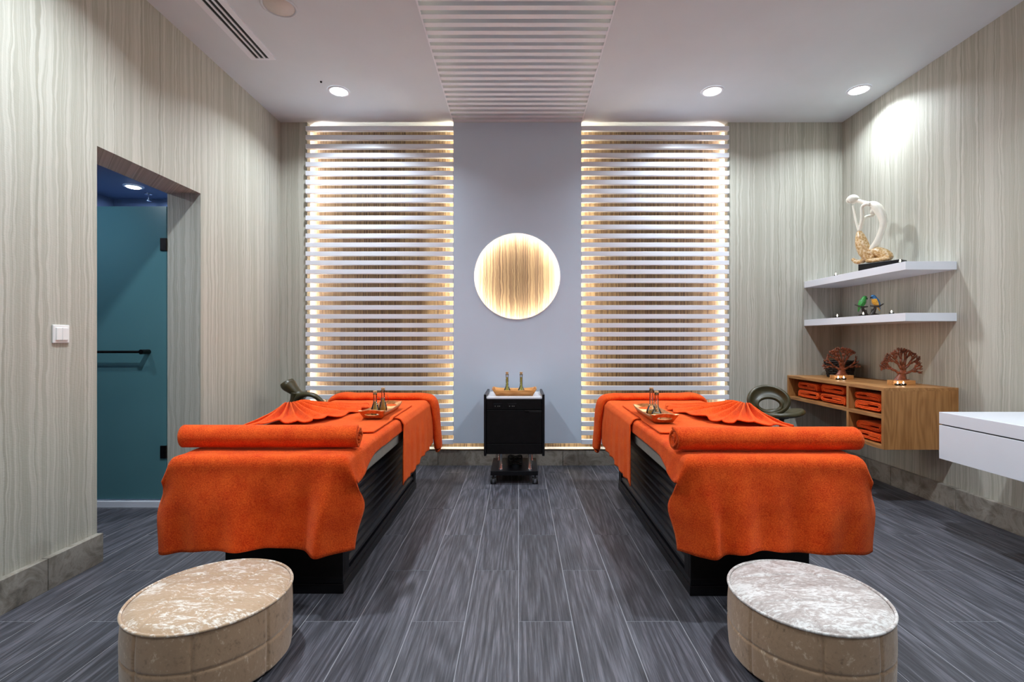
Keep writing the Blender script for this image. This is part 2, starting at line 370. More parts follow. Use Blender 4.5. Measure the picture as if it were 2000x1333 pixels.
# LED lines of the panels (hidden behind their edges, as built)
mk('led_ring', *tube([(CX+(CR+.035)*cos(2*PI*k/64), 4.655, CZ+(CR+.035)*sin(2*PI*k/64)) for k in range(65)], .008, 8), 'ledring', pil)
V, F = grid(lambda u, v: (CX+(CR+(.000 if v < .5 else .006))*cos(2*PI*u), 4.558, CZ+(CR+(.000 if v < .5 else .006))*sin(2*PI*u)), 97, 2)
mk('opening_rim', V, F, 'slat', pil, solid=.006)
bx('led_strip', (XP0+.035, XP0+.05, 4.66, 4.67, .25, 3.2), 'ledwarm', pil)
bx('led_strip', (XP1-.05, XP1-.035, 4.66, 4.67, .25, 3.2), 'ledwarm', pil)
for nm, xa, xb in (('wall_back_left', XA-.045, XA-.03), ('wall_back_right', XB+.03, XB+.045)):
    bx('led_strip', (xa, xb, 4.69, 4.70, .2, 3.2), 'ledcool', bpy.data.objects[nm])
# ceiling with the slatted cove
V, F = join(box(XL, XP0, YR, YW, HC, HC+.05), box(XP1, XR, YR, YW, HC, HC+.05),
            box(XP0-.04, XP1+.04, YR, YW, HC+.14, HC+.19), box(XP0-.04, XP0-.02, YR, YW, HC+.05, HC+.14), box(XP1+.02, XP1+.04, YR, YW, HC+.05, HC+.14),
            box(XP0, XP1, 4.56, YW, HC-.02, HC+.14))
ceil = struct(mk('ceiling', V, F, 'white'), 'matt white ceiling with a recessed slatted strip', 'ceiling')
bx('led_strip', (XP0-.02, XP0+.0, .6, 4.5, HC+.055, HC+.065), 'ledcove', ceil)
bx('led_strip', (XP1-.0, XP1+.02, .6, 4.5, HC+.055, HC+.065), 'ledcove', ceil)
cs = empty('slatted_strip', ((XP0+XP1)/2, 2.5, HC)); tag(cs, 'strip of white crosswise slats set into the ceiling above the centre panel', 'ceiling slats')
y = 4.538; slat0 = None
while y > .55:
    if slat0 is None:
        slat0 = bx('slat', (XP0, XP1, y-.021, y+.021, HC-.012, HC+.035), 'slat', cs); y0s = y
    else:
        s_ = slat0.copy(); COL.objects.link(s_); s_.parent = cs; s_.location = (0, y-y0s, 0)
    y -= .0812
for xx in (XP0-.008, XP1):
    bx('edge_trim', (xx, xx+.008, .5, 4.56, HC-.016, HC+.0), 'slat', cs)

# slatted wall screens
def screen(x0, x1, label):
    r = empty('slatted_screen', ((x0+x1)/2, 4.58, .2)); tag(r, label, 'slatted screen')
    s0 = None
    for i in range(36):
        z = 3.172-i*.0842
        if s0 is None: s0 = bx('slat', (x0, x1, 4.566, 4.602, z-.0215, z+.0215), 'slat', r, bevel=.002)
        else: s_ = s0.copy(); COL.objects.link(s_); s_.parent = r; s_.location = (0, 0, -i*.0842)
screen(XA-.002, XP0-.002, 'backlit white slatted screen left of the centre panel')
screen(XP1+.002, XB+.002, 'backlit white slatted screen right of the centre panel')

# floor: planks 225 x 900 mm, alternate columns staggered by half
fl = struct(bx('floor', (-3.65, XR, YR, YW, -.05, -.0015), 'grout'), 'dark grey wood-look plank floor with pale joints', 'floor')
PW, PL, G = .2255, .905, .0036
pm = {}
ix0, ix1 = int(math.floor(XL/PW)), int(math.ceil(XR/PW))
def lay(a, b, c, d, name='plank'):
    if b-a < .01 or d-c < .01: return
    key = (round(b-a, 3), round(d-c, 3)); cx_, cy_ = (a+b)/2, (c+d)/2
    if key not in pm:
        hx, hy = (b-a)/2-G/2, (d-c)/2-G/2; e = .0012
        Vv = [(-hx, -hy, -.02), (hx, -hy, -.02), (hx, hy, -.02), (-hx, hy, -.02), (-hx, -hy, -e), (hx, -hy, -e), (hx, hy, -e), (-hx, hy, -e),
              (-hx+e, -hy+e, 0), (hx-e, -hy+e, 0), (hx-e, hy-e, 0), (-hx+e, hy-e, 0)]
        Ff = [(0, 3, 2, 1)]+[(i, (i+1) % 4, (i+1) % 4+4, i+4) for i in range(4)]+[(i+4, (i+1) % 4+4, (i+1) % 4+8, i+8) for i in range(4)]+[(8, 9, 10, 11)]
        me = bpy.data.meshes.new('plank'); me.from_pydata(Vv, [], Ff); me.materials.append(MAT['plank']); pm[key] = me
    ob = bpy.data.objects.new(name, pm[key]); COL.objects.link(ob); ob.parent = fl
    ob.location = Vector((cx_, cy_, 0))-ORG[fl.name]
for ix in range(ix0, ix1):
    a, b = max(XL, ix*PW), min(XR, (ix+1)*PW)
    ph = 2.047 if ix % 2 == 0 else 2.4995
    yy = ph-5*PL
    while yy < 4.59:
        c, d = max(YR, yy), min(4.59, yy+PL)
        if d > .3: lay(a, b, c, d)
        yy += PL
for ix in range(int(math.floor(-3.5/PW)), ix0+1):      # lobby behind the doorway
    a, b = max(-3.45, ix*PW), min(XL, (ix+1)*PW)
    ph = 2.047 if ix % 2 == 0 else 2.4995
    yy = ph-PL
    while yy < 3.42:
        lay(a, b, max(JY0-.0, yy), min(3.42, yy+PL)); yy += PL
# stone baseboards
def baseboard(name, axis, c0, c1, s0, s1, z1, label, phase=0):
    e = empty(name, (0, 0, 0)); tag(e, label, 'baseboard', kind='structure')
    s = s0-phase
    while s < s1-.02:
        a, b = max(s, s0), min(s+.585, s1)
        if b-a > .02:
            bb = (c0, c1, a+.001, b-.001, 0, z1) if axis == 'y' else (a+.001, b-.001, c0, c1, 0, z1)
            bx('stone', bb, 'stone', e, bevel=.002)
        s += .587
    return e
baseboard('baseboard_left', 'y', XL, XL+.035, YR, JY0, .152, 'grey stone baseboard along the left wall before the doorway', .2)
baseboard('baseboard_left_far', 'y', XL, XL+.035, JY1, 4.576, .152, 'grey stone baseboard along the left wall beyond the doorway')
baseboard('baseboard_right', 'y', XR-.035, XR, YR, 4.576, .152, 'grey stone baseboard along the right wall', .3)
baseboard('baseboard_back', 'x', 4.576, 4.6, XL+.0355, XR-.0355, .145, 'grey stone baseboard along the back wall under the screens', .3 )
struct(bx('trim_1', (XL, XR, 4.60, YW, .128, .145), 'slat'), 'white ledge on top of the back baseboard', 'ledge')
struct(bx('trim_2', (XL+.036, XR-.036, 4.572, 4.60, .1465, .1505), 'darkmetal'), 'thin metal edge strip along the back baseboard', 'edge strip')

# lobby and shower behind the doorway
V, F = join(box(-3.6, -3.5, JY0-.1, 4.3, 0, 2.42), box(-3.5, JX, 4.2, 4.3, 0, 2.42), box(-3.5, JX, JY0-.1, JY0, 0, 2.42))
struct(mk('wall_lobby', V, F, 'lobbyceil'), 'pale walls of the small lobby behind the doorway', 'wall')
struct(bx('ceiling_lobby', (-3.6, JX, JY0-.1, 4.3, 2.4, 2.45), 'lobbyceil'), 'low ceiling of the small lobby behind the doorway', 'ceiling')
struct(bx('trim_3', (-3.5, JX, 3.425, 3.475, 0, .045), 'slat', bevel=.003), 'pale threshold strip under the teal glass door', 'threshold')
dr = empty('door_1', (-2.93, 3.45, .05)); tag(dr, 'frosted teal glass door in the left doorway', 'door', kind='structure')
bx('glass_panel', (-3.44, JX-.006, 3.445, 3.457, .056, 2.13), 'door', dr)
for zz in (.39, 1.86):
    bx('hinge', (JX-.045, JX+.0, 3.436, 3.466, zz-.045, zz+.045), 'darkmetal', dr, bevel=.003)
V, F = tube([(-3.4, 3.385, 1.10), (-2.62, 3.385, 1.10)], .009, 14, up=(0, 0, 1))
hb = mk('pull_bar', V, F, 'darkmetal', dr, smooth=True, angle=.8)
V, F = join(tube([(-2.62, 3.372, 1.10), (-2.62, 3.445, 1.10)], .017, 16, up=(0, 0, 1)), tube([(-3.38, 3.38, 1.10), (-3.38, 3.445, 1.10)], .014, 16, up=(0, 0, 1)))
mk('bar_mount', V, F, 'darkmetal', hb, smooth=True, angle=.8)

# ------------------------------------------------------------------ ceiling fittings
def downlight(x, y, z, r, label, group=None):
    e = empty('ceiling_light', (x, y, z)); tag(e, label, 'ceiling light', group)
    mk('trim_ring', *lathe([(r+.018, -.001), (r+.016, -.006), (r, -.008), (r-.004, -.001)], (x, y, z), 40, False), 'slat', e, smooth=True)
    mk('lens', *lathe([(r-.002, -.001), (r-.002, -.004), (r*.8, -.012), (r*.4, -.0165), (.002, -.0175)], (x, y, z), 40), 'lens', e, smooth=True)
    return e
nm = ['round recessed downlight in the ceiling above the left treatment bed', 'round recessed downlight in the ceiling above the right treatment bed', 'round recessed downlight in the ceiling next to the right wall']
nm += [f'round recessed downlight out of view, {a} {b}' for b in ('above the ottomans', 'behind the viewer') for a in ('left one', 'middle one', 'one by the right wall')] + ['round recessed downlight out of view at the rear wall']
for i, (lx, ly, lw) in enumerate(LAMPS):
    downlight(lx, ly, HC, .07, nm[i])
downlight(-3.05, 3.85, 2.4, .05, 'small downlight in the low ceiling above the teal glass door')
e = empty('ceiling_speaker', (-1.476, 2.997, HC)); tag(e, 'round cream flush speaker grille in the ceiling beside the air slots', 'ceiling speaker')
mk('rim', *lathe([(.107, -.001), (.105, -.007), (.094, -.009), (.09, -.003)], (-1.476, 2.997, HC), 48, False), 'white', e, smooth=True)
mk('grille', *lathe([(.09, -.001), (.088, -.004), (.002, -.006)], (-1.476, 2.997, HC), 48), 'cream', e, smooth=True)
e = empty('air_vent', (-1.87, 2.0, HC)); tag(e, 'long linear ceiling air vent with three dark slots', 'air vent')
vx0, vx1, vy1 = -1.955, -1.775, 3.56
bx('slot_backing', (vx0+.03, vx1-.03, .9, vy1-.02, HC-.003, HC-.001), 'darkslot', e)
wd = (vx1-vx0)
for a, b in ((0, .042), (.066, .078), (.102, .114), (.138, wd)):
    # blades between the slots
    bx('blade', (vx0+a, vx0+b, .9, vy1-.02, HC-.009, HC-.0), 'slat', e)
bx('end_frame', (vx0, vx1, vy1-.02, vy1, HC-.009, HC), 'slat', e)
tag(mk('ceiling_sensor', *lathe([(.008, 0), (.008, -.006), (.004, -.012)], (-1.572, 3.87, HC), 16), 'darkslot'), 'tiny black sensor in the ceiling beside the left downlight', 'sensor')
e = empty('sprinkler', (-3.08, 4.05, 2.4)); tag(e, 'small chrome sprinkler under the low ceiling behind the glass door', 'sprinkler')
mk('collar', *lathe([(.03, 0), (.03, -.006), (.012, -.01)], (-3.08, 4.05, 2.4), 20), 'chrome', e, smooth=True)
mk('stem', *lathe([(.009, -.008), (.009, -.05), (.018, -.055), (.018, -.06)], (-3.08, 4.05, 2.4), 16), 'chrome', e)

# light switch on the left wall
e = empty('light_switch', (XL, 2.39, 1.212)); tag(e, 'square cream two-gang light switch on the left wall', 'light switch')
bx('plate', (XL, XL+.008, 2.347, 2.433, 1.168, 1.258), 'switch', e, bevel=.003)
bx('rocker', (XL+.006, XL+.014, 2.359, 2.389, 1.182, 1.244), 'switch', e, bevel=.002)
bx('rocker', (XL+.006, XL+.014, 2.391, 2.421, 1.182, 1.244), 'switch', e, bevel=.002)

# ------------------------------------------------------------------ treatment beds
def bed(side, xc, dy):
    """side=+1: aisle is to the right of the bed (left bed). local x grows toward the aisle."""
    sx = side
    def X(v): return [(xc+sx*p[0], p[1]+dy, p[2]) for p in map(tuple, v)]
    def FL(f): return f if sx > 0 else [tuple(reversed(q)) for q in f]
    def add(name, VF, mat, parent, **kw): return mk(name, X(VF[0]), FL(VF[1]), mat, parent, **kw)
    who = 'left' if side > 0 else 'right'
    e = empty('treatment_bed', (xc, 3.05+dy, 0)); tag(e, f'{who} massage bed with slatted black wooden base and grey edge', 'massage bed')
    # base: carcass, frame posts, louvre slats, plinth   (local x -.25 .. .305)
    bx0, bx1, by0, by1 = -.245, .305, 2.27, 3.88
    add('carcass', box(bx0+.02, bx1-.035, by0+.02, by1-.02, .02, .53), 'black', e)
    add('end_panel', box(bx0, bx1, by0, by0+.022, .075, .53), 'black', e, bevel=.003)
    add('end_panel', box(bx0, bx1, by1-.022, by1, .075, .53), 'black', e, bevel=.003)
    for k, (a, b) in enumerate(((by0+.022, by0+.085), (by1-.085, by1-.022))):
        add('post', box(bx1-.036, bx1, a, b, .075, .53), 'black', e, bevel=.002)
        add('post', box(bx0, bx0+.036, a, b, .075, .53), 'black', e, bevel=.002)
    for xx0, xx1 in ((bx1-.034, bx1-.001), (bx0+.001, bx0+.034)):
        add('top_rail', box(xx0, xx1, by0+.085, by1-.085, .475, .53), 'black', e)
    for k in range(8):
        z = .106+k*.0465
        for sgn, xo in ((1, bx1), (-1, bx0)):
            V = []
            for yy in (by0+.085, by1-.085):
                V += [(xo-sgn*.004, yy, z-.010), (xo-sgn*.004, yy, z+.006), (xo-sgn*.032, yy, z+.030), (xo-sgn*.032, yy, z+.014)]
            add('slat', (V, [(0, 1, 2, 3), (7, 6, 5, 4), (0, 4, 5, 1), (1, 5, 6, 2), (2, 6, 7, 3), (3, 7, 4, 0)]), 'blackshiny', e)
    add('plinth', join(box(bx0-.004, bx1+.004, by0-.004, by1+.004, .0, .045), box(bx0-.0, bx1+.0, by0, by1, .045, .078)), 'blackshiny', e, bevel=.003)
    TX, TY0, TY1 = .372, 2.13, 4.06
    add('top_frame', box(-TX+.005, TX-.005, TY0+.03, TY1-.02, .53, .592), 'grey', e, bevel=.006)
    add('mattress', box(-TX, TX, TY0+.01, TY1, .592, .668), 'grey', e, bevel=.025)
    # ---- fitted orange sheet: over the top, hanging at the foot end
    seed = 3 if side > 0 else 11
    Z0 = .678; W = .440; flat = TX-.022; rr = .03; LT = TY1-TY0; DROP = .395
    def cross(w):
        a = abs(w); s = 1 if w >= 0 else -1
        if a < flat: return w, 0
        q = a-flat
        if q < rr*PI/2: th = q/rr; return s*(flat+rr*sin(th)), -(rr-rr*cos(th))
        return s*(flat+rr+.1*(q-rr*PI/2)), -(rr+(q-rr*PI/2))
    def sheet(u, v):
        s = v*(LT+DROP+.03); ft = ss((s-(LT-.42))/.40)
        w = (u*2-1)*W*(1+.10*ft)
        xs_, dz = cross(w)
        edge = max(0, (abs(w)-.30)/(W*1.08-.30))
        if s < LT:
            y = TY1-s; z = Z0+dz
            wr = .006*edge*sin(y*34+3*nz(y*5, w*3, seed))*ss((s-.9)/.4) + .003*nz(w*7, y*6, seed)
            return (xs_+(1 if w > 0 else -1)*(.5*wr*edge+.028*ft*edge*edge), y, z+wr*(1 if abs(w) < flat else .6)-(.012*edge*max(0, nz(y*2.2, seed))))
        d = s-LT; sm = ss(d/.24)
        R = .035
        if d < R*PI/2: th = d/R; y = TY0-R*sin(th); z = Z0-(R-R*cos(th)); dd = 0
        else: dd = d-R*PI/2; y = TY0-R-.015*ss(dd/.2); z = Z0-R-dd
        dd = max(0, d-.01)
        fl = .875+.05*exp(-((dd-.20)/.12)**2)
        x = (xs_+(1 if w > 0 else -1)*.028*edge*edge)*(1-sm)+w*(fl if w > 0 else fl+.07)*sm - .025*ss(dd/.42)*(w/W)*(1 if w > 0 else .3)
        side_drop = -dz*exp(-dd/.26)*.9
        z -= side_drop
        y += .11*edge**2*exp(-dd/.18)*sm + .05*edge**3*sm
        rip = (.013*sin(w*15+seed)+.008*sin(w*33+1.3*seed)+.018*nz(w*5, seed*2.2)+.020*exp(-((w-.33)/.035)**2)-.016*exp(-((w-.25)/.04)**2))*ss(dd/.4)
        y += -rip - .006*nz(w*9, dd*5, seed)*ss(dd/.1)
        z += (.005*sin(w*11+seed*.7)+.016*exp(-((w-.12)/.13)**2)+.012*exp(-((w+.22)/.10)**2)-.010*exp(-((w-.36)/.08)**2))*ss(dd/.35)
        return (x, y, z)
    sh = grid(sheet, 110, 150)
    so = mk('bed_sheet', X(sh[0]), FL(sh[1]), 'orange', None, smooth=True, solid=.009, org=(xc, 3.05+dy, .28))
    tag(so, f'orange terry sheet covering the {who} bed and hanging over its near end', 'bed sheet')
    # ---- blanket across the head half, hanging down the sides
    HB = .385
    def blanket(u, v):
        w = (u*2-1)*(TX+.008+HB); y = 3.06+v*.93
        a = abs(w); s = 1 if w > 0 else -1; zt = Z0+.0125
        fx = TX-.012; r2 = .034
        if a < fx: return (w, y, zt+.002*nz(w*6, y*6, 4))
        q = a-fx
        if q < r2*PI/2: th = q/r2; return (s*(fx+r2*sin(th)), y, zt-(r2-r2*cos(th)))
        d = q-r2*PI/2; k = ss(d/.2)
        pl = .006*sin(y*42+2*nz(y*3, 2, seed))+.003*sin(y*75)
        yy = 3.06+v*.93+(v-.4)*.06*k
        return (s*(fx+r2+.012*k+pl*k+.01), yy-.05*k*(1-v), zt-r2-d*(.90+.14*(1-v))+.006*sin(v*14)*k)
    b = grid(blanket, 120, 90)
    tag(mk('blanket', X(b[0]), FL(b[1]), 'orange2', None, smooth=True, solid=.007, org=(xc, 3.5+dy, .3)), f'thin orange blanket laid across the head half of the {who} bed', 'blanket')
    # ---- thick folded towel draped over the head end
    P = [(-.46, 4.05, .36), (-.445, 4.05, .55), (-.425, 4.045, .66), (-.36, 4.03, .712), (-.2, 4.02, .714), (0, 4.02, .714), (.2, 4.02, .714), (.33, 4.02, .712), (.402, 4.03, .692), (.430, 4.04, .62), (.44, 4.06, .45), (.452, 4.07, .30), (.453, 4.07, .285)]
    Rr = [.080, .08, .082, .084, .086, .086, .086, .086, .088, .090, .090, .086, .06]
    V, F = stube(P, Rr, 7, seg=20, sy=.37, up=(0, 1, 0))
    V = [(v.x, v.y+.004*nz(v.x*9, v.z*9, 1), v.z+.005*nz(v.x*8, v.y*8, v.z*8)) for v in V]
    add_ = mk('head_towel', X(V), FL(F), 'orange', None, smooth=True, org=(xc, 4.04+dy, .3)); tag(add_, f'thick folded orange towel draped over the head end of the {who} bed', 'towel')
    # ---- flat towel under the tray
    def mat_(u, v): return (-.335+u*.685-.01*(v), 2.60+v*.98, Z0+.0235-.0105*ss((3.04-(2.60+v*.98))/.05)+.0015*nz(u*9, v*9, seed))
    g = grid(mat_, 40, 50)
    tag(mk('bed_mat', X(g[0]), FL(g[1]), 'orange2', None, smooth=True, solid=.006, org=(xc, 3+dy, Z0)), f'flat orange cloth under the tray on the {who} bed', 'cloth')
    # ---- pleated fan towel
    A = Vector((-.345, 3.12, 0)); hem = spline([(.02, 3.56, 0), (.075, 3.38, 0), (.07, 3.2, 0), (-.02, 2.90, 0), (-.11, 2.79, 0), (-.25, 2.735, 0), (-.375, 2.63, 0)], 20)
    def fan(u, v):
        i = u*(len(hem)-1); k = min(int(i), len(hem)-2); H = hem[k].lerp(hem[k+1], i-k)
        s = .03+.97*v; p = A.lerp(H, s)
        tz = .5+.5*cos(2*PI*10*u+1.2*sin(5*u)); amp = .040*(1-.70*ss((v-.35)/.65))*ss(v/.12+.15)
        z = .711+.030*exp(-((v-.10)/.22)**2)+amp*tz+.010*(1-v)+.004*nz(u*5, v*4, seed)
        z += .012*ss((v-.8)/.2)*max(0, sin(u*21+seed))
        if v == 1: z -= .001
        ang = .010*sin(2*PI*10*u)*v
        return (p.x+ang, p.y, z)
    g = grid(fan, 260, 44)
    tag(mk('fan_towel', X(g[0]), FL(g[1]), 'orange', None, smooth=True, solid=.006, org=(xc-sx*.2, 3.1+dy, .70)), f'orange towel pleated into a fan on the {who} bed', 'towel')
    return X
def roll(x0, x1, y, z, R, label, endx):
    t_ = .0115; turns = 3.6
    def f(u, v):
        th = u*turns*2*PI; r = .008+(R-.012)*u
        x = x0+(x1-x0)*v
        x += .006*sin(th*1.3)*(1 if v > .5 else -1)*(v-.5)*2
        rr = r*(1+.02*nz(x*6, th*.3, y))
        sag = .95
        return (x, y+rr*1.06*cos(-th-1.1), z+rr*sag*sin(-th-1.1))
    g = grid(f, 150, 60)
    o = mk('rolled_towel', *g, 'orange', None, smooth=True, solid=t_, org=((x0+x1)/2, y, z-R)); tag(o, label, 'towel'); return o
XLb = bed(1, -1.125, 0); XRb = bed(-1, 1.10, -.02)
roll(-1.545, -.737, 2.25, .7365, .055, 'tightly rolled orange towel across the near end of the left bed', 1)
roll(.70, 1.52, 2.20, .7365, .055, 'tightly rolled orange towel across the near end of the right bed', -1)

# ------------------------------------------------------------------ trays and bottles
def tray(name, cx, cy, z, hl, hw, h, mat, label, rot=0, hole=True):
    """boat-shaped tray: long axis local x (length 2*hl)"""
    e = empty(name, (cx, cy, z)); tag(e, label, 'tray')
    R = Matrix.Rotation(rot, 3, 'Z')
    def W(p): q = R @ Vector(p); return (q.x+cx, q.y+cy, q.z+z)
    fl_ = .035; bl, bw = hl-fl_, hw-fl_*.7
    V, F = box(-bl, bl, -bw, bw, 0, .006); mk('tray_bottom', [W(p) for p in V], F, mat, e)
    for s in (-1, 1):
        n_ = 14; V = []; F = []
        for i in range(n_+1):
            t = -1+2*i/n_
            V += [W((t*bl, s*bw, .001)), W((t*hl, s*hw, h-.006*(1-t*t)+.008*t**8))]
        for i in range(n_): F.append((2*i, 2*i+1, 2*i+3, 2*i+2))
        mk('long_side', V, F, mat, e, solid=.006, smooth=True)
    for s in (-1, 1):
        n_ = 40; V = []; F = []
        for k in range(n_):
            a = 2*PI*k/n_; ca, sa = cos(a), sin(a)
            m_ = max(abs(ca), abs(sa)); px, pz = ca/m_, sa/m_       # square -1..1
            q = (pz+1)/2; yy = px*(bw+(hw-bw)*q); zz = q*(h+(.013*(1-px*px)+.008*px**8))
            xx = s*(bl+(hl-bl)*q)
            V.append(W((xx, yy, zz)))
            if hole:
                hy = .55*hw*ca*(1 if abs(ca) < .8 else 1.02); hz = h*.60+h*.19*sa
                q2 = hz/h; V.append(W((s*(bl+(hl-bl)*q2), hy, hz)))
        if hole:
            for k in range(n_): k2 = (k+1) % n_; F.append((2*k, 2*k2, 2*k2+1, 2*k+1))
        else: F.append(tuple(range(n_)))
        mk('handle_end', V, F, mat, e, solid=.006, smooth=False)
    return e
def flask(x, y, z, h, kind, label, handle=0, cork=True):
    e = empty('oil_bottle', (x, y, z)); tag(e, label, 'bottle')
    if kind == 'slim':
        pr = [(.003, 0), (.024, 0), (.027, .006), (.025, .03), (.018, .055), (.0115, .075), (.0105, h-.03), (.0125, h-.022), (.0125, h-.012)]
        lvl, om = h*.55, 'oil'
    elif kind == 'jug':
        pr = [(.003, 0), (.030, 0), (.033, .008), (.031, .022), (.020, .045), (.0125, .06), (.0115, h-.03), (.0135, h-.02), (.0135, h-.012)]
        lvl, om = .026, 'oil'
    else:
        pr = [(.003, 0), (.030, 0), (.033, .006), (.030, .025), (.018, .05), (.0125, .065), (.0115, h-.032), (.0135, h-.026), (.0135, h-.02)]
        lvl, om = h-.045, 'oilg'
    def prof(k0):
        out = [(max(.002, r-k0), zz+(k0 if i < 2 else 0)) for i, (r, zz) in enumerate(pr)]; return out
    V, F = lathe([(r, zz) for r, zz in pr]+[(r-.0018, zz) for r, zz in reversed(pr[1:])]+[(.003, .003)], (x, y, z), 28)
    mk('glass_body', V, F, 'glass', e, smooth=True)
    inner = []
    for i, (r, zz) in enumerate(pr):
        if zz <= lvl: inner.append((max(.002, r-.0024), max(.0035, zz)))
        else:
            r0, z0_ = pr[i-1]; k = (lvl-z0_)/(zz-z0_); inner.append((r0+(r-r0)*k-.0024, lvl)); break
    mk('oil', *lathe(inner, (x, y, z), 24), om, e, smooth=True, angle=.9)
    if cork: mk('cork', *lathe([(.0095, h-.026), (.0115, h-.012), (.013, h-.002), (.011, h)], (x, y, z), 20), 'cork', e, smooth=True, angle=.8)
    if handle:
        pts = [(x+handle*(.010+.026*sin(a)), y, z+.050+.052*(1-cos(a))*.5*1.2) for a in [PI*k/12 for k in range(13)]]
        mk('handle', *tube(pts, .0032, 8), 'glass', e, smooth=True)
    return e
TZ = .7055
tray('gilded_tray', -.892, 3.17, TZ-.0005, .225, .078, .042, 'gilt', 'small gilded wooden tray with handle slots on the left bed', PI/2)
flask(-.912, 3.09, TZ+.007, .148, 'slim', 'front amber oil bottle on the left bed tray', 1)
flask(-.898, 3.22, TZ+.007, .155, 'slim', 'rear corked amber oil bottle on the left bed tray', 1)
tray('gilded_tray', .842, 3.02, TZ-.0005, .225, .078, .042, 'gilt', 'small gilded wooden tray with handle slots on the right bed', PI/2)
flask(.845, 2.98, TZ+.007, .158, 'jug', 'front corked clear bottle with little oil on the right bed tray', 0)
flask(.846, 3.10, TZ+.007, .168, 'jug', 'rear corked clear bottle with little oil on the right bed tray', 0)

def candle(x, y, z, label, r=.019, lum=True, group=None):
    e = empty('tealight_candle', (x, y, z)); tag(e, label, 'candle', group)
    mk('cup', *lathe([(r*.9, 0), (r, .014), (r-.0012, .014), (r*.88, .002)], (x, y, z), 20, True), 'glass' , e, smooth=True)
    mk('wax', *lathe([(r*.82, .0025), (r*.9, .011), (.002, .0115)], (x, y, z), 20), 'wax', e)
    mk('flame', *lathe([(.001, .012), (.0042, .017), (.0038, .022), (.0006, .031)], (x, y, z), 10), 'flame', e, smooth=True)
    return e
candle(-.868, 3.01, TZ+.006, 'lit tealight behind the handle slot of the left bed tray')
candle(.815, 2.86, TZ+.006, 'lit tealight behind the handle slot of the right bed tray')

# ------------------------------------------------------------------ trolley with oils
e = empty('trolley', (-.036, 4.2, 0)); tag(e, 'black wheeled trolley with white top before the centre panel', 'trolley')
cx0, cx1, cy0, cy1 = -.285, .213, 3.99, 4.44
bx('side_panel', (cx0, cx0+.02, cy0-.01, cy1, .232, .736), 'blackshiny', e, bevel=.003)
bx('side_panel', (cx1-.02, cx1, cy0-.01, cy1, .232, .736), 'blackshiny', e, bevel=.003)
bx('back_panel', (cx0+.02, cx1-.02, cy1-.012, cy1, .25, .70), 'blackshiny', e)
bx('shelf_board', (cx0+.02, cx1-.02, cy0+.02, cy1-.012, .25, .27), 'blackshiny', e)
bx('top_surface', (cx0+.02, cx1-.02, cy0, cy1-.012, .698, .713), 'gloss', e, bevel=.002)
fp = bx('control_panel', (cx0+.022, cx1-.022, cy0, cy0+.02, .612, .700), 'black', e, bevel=.002)
for xx in (-.208, -.090):
    bx('socket', (xx, xx+.07, cy0-.004, cy0+.002, .628, .664), 'blackshiny', fp, bevel=.002)
    V, F = join(*[lathe([(.0035, 0), (.0035, .0015)], (0, 0, 0), 10) for _ in range(1)])
    for k in (.016, .038, .052):
        mk('socket_pin', [(xx+k+p[0], cy0-.0045-p[2], .640+p[1]) for p in V], F, 'grey', fp)
d = bx('drawer', (cx0+.022, cx1-.022, cy0, cy0+.02, .335, .608), 'black', e, bevel=.002)
bx('drawer_handle', (.052, .085, cy0-.014, cy0, .598, .606), 'darkmetal', d, bevel=.001)
bx('grip_recess', (.085, .190, cy0-.002, cy0+.002, .590, .6075), 'darkslot', d)
bx('plinth_panel', (cx0+.022, cx1-.022, cy0+.002, cy0+.02, .245, .331), 'black', e, bevel=.002)
for px, py in ((-.148, 4.04), (.092, 4.04), (-.170, 4.34), (.114, 4.34)):
    mk('post', *lathe([(.020, .108), (.013, .118), (.0125, .245)], (px, py, 0), 20), 'chrome', e, smooth=True, angle=.8)
bx('base_platform', (cx0+.055, cx1-.055, 3.97, 4.42, .075, .112), 'blackshiny', e, bevel=.003)
mk('cable_coil', *join(*[tube([( -.03+.06*cos(a), 4.22+.09*sin(a), .125+.012*k+.01*sin(3*a)) for a in [2*PI*i/24 for i in range(25)]], .005, 6) for k in range(4)]), 'rubber', e, smooth=True)
for px in (cx0+.078, cx1-.078):
    for py in (4.0, 4.39):
        c_ = bx('caster', (px-.008, px+.008, py-.02, py+.02, .045, .077), 'rubber', e, bevel=.003)
        for s in (-1, 1):
            V, F = lathe([(.012, -.008), (.027, -.007), (.029, 0), (.027, .007), (.012, .008)], (0, 0, 0), 24)
            mk('wheel', [(px+s*.017+p[2], py+p[0]+.0, .0292+p[1]) for p in V], F, 'rubber', c_, smooth=True, angle=.8)
tray('bamboo_tray', -.036, 4.17, .7135, .185, .105, .052, 'bamboo', 'light bamboo tray on the white trolley top')
flask(-.10, 4.22, .7205, .185, 'tall', 'corked green-gold oil bottle on the left of the trolley tray')
flask(.022, 4.22, .7205, .185, 'tall', 'corked green-gold oil bottle on the right of the trolley tray')

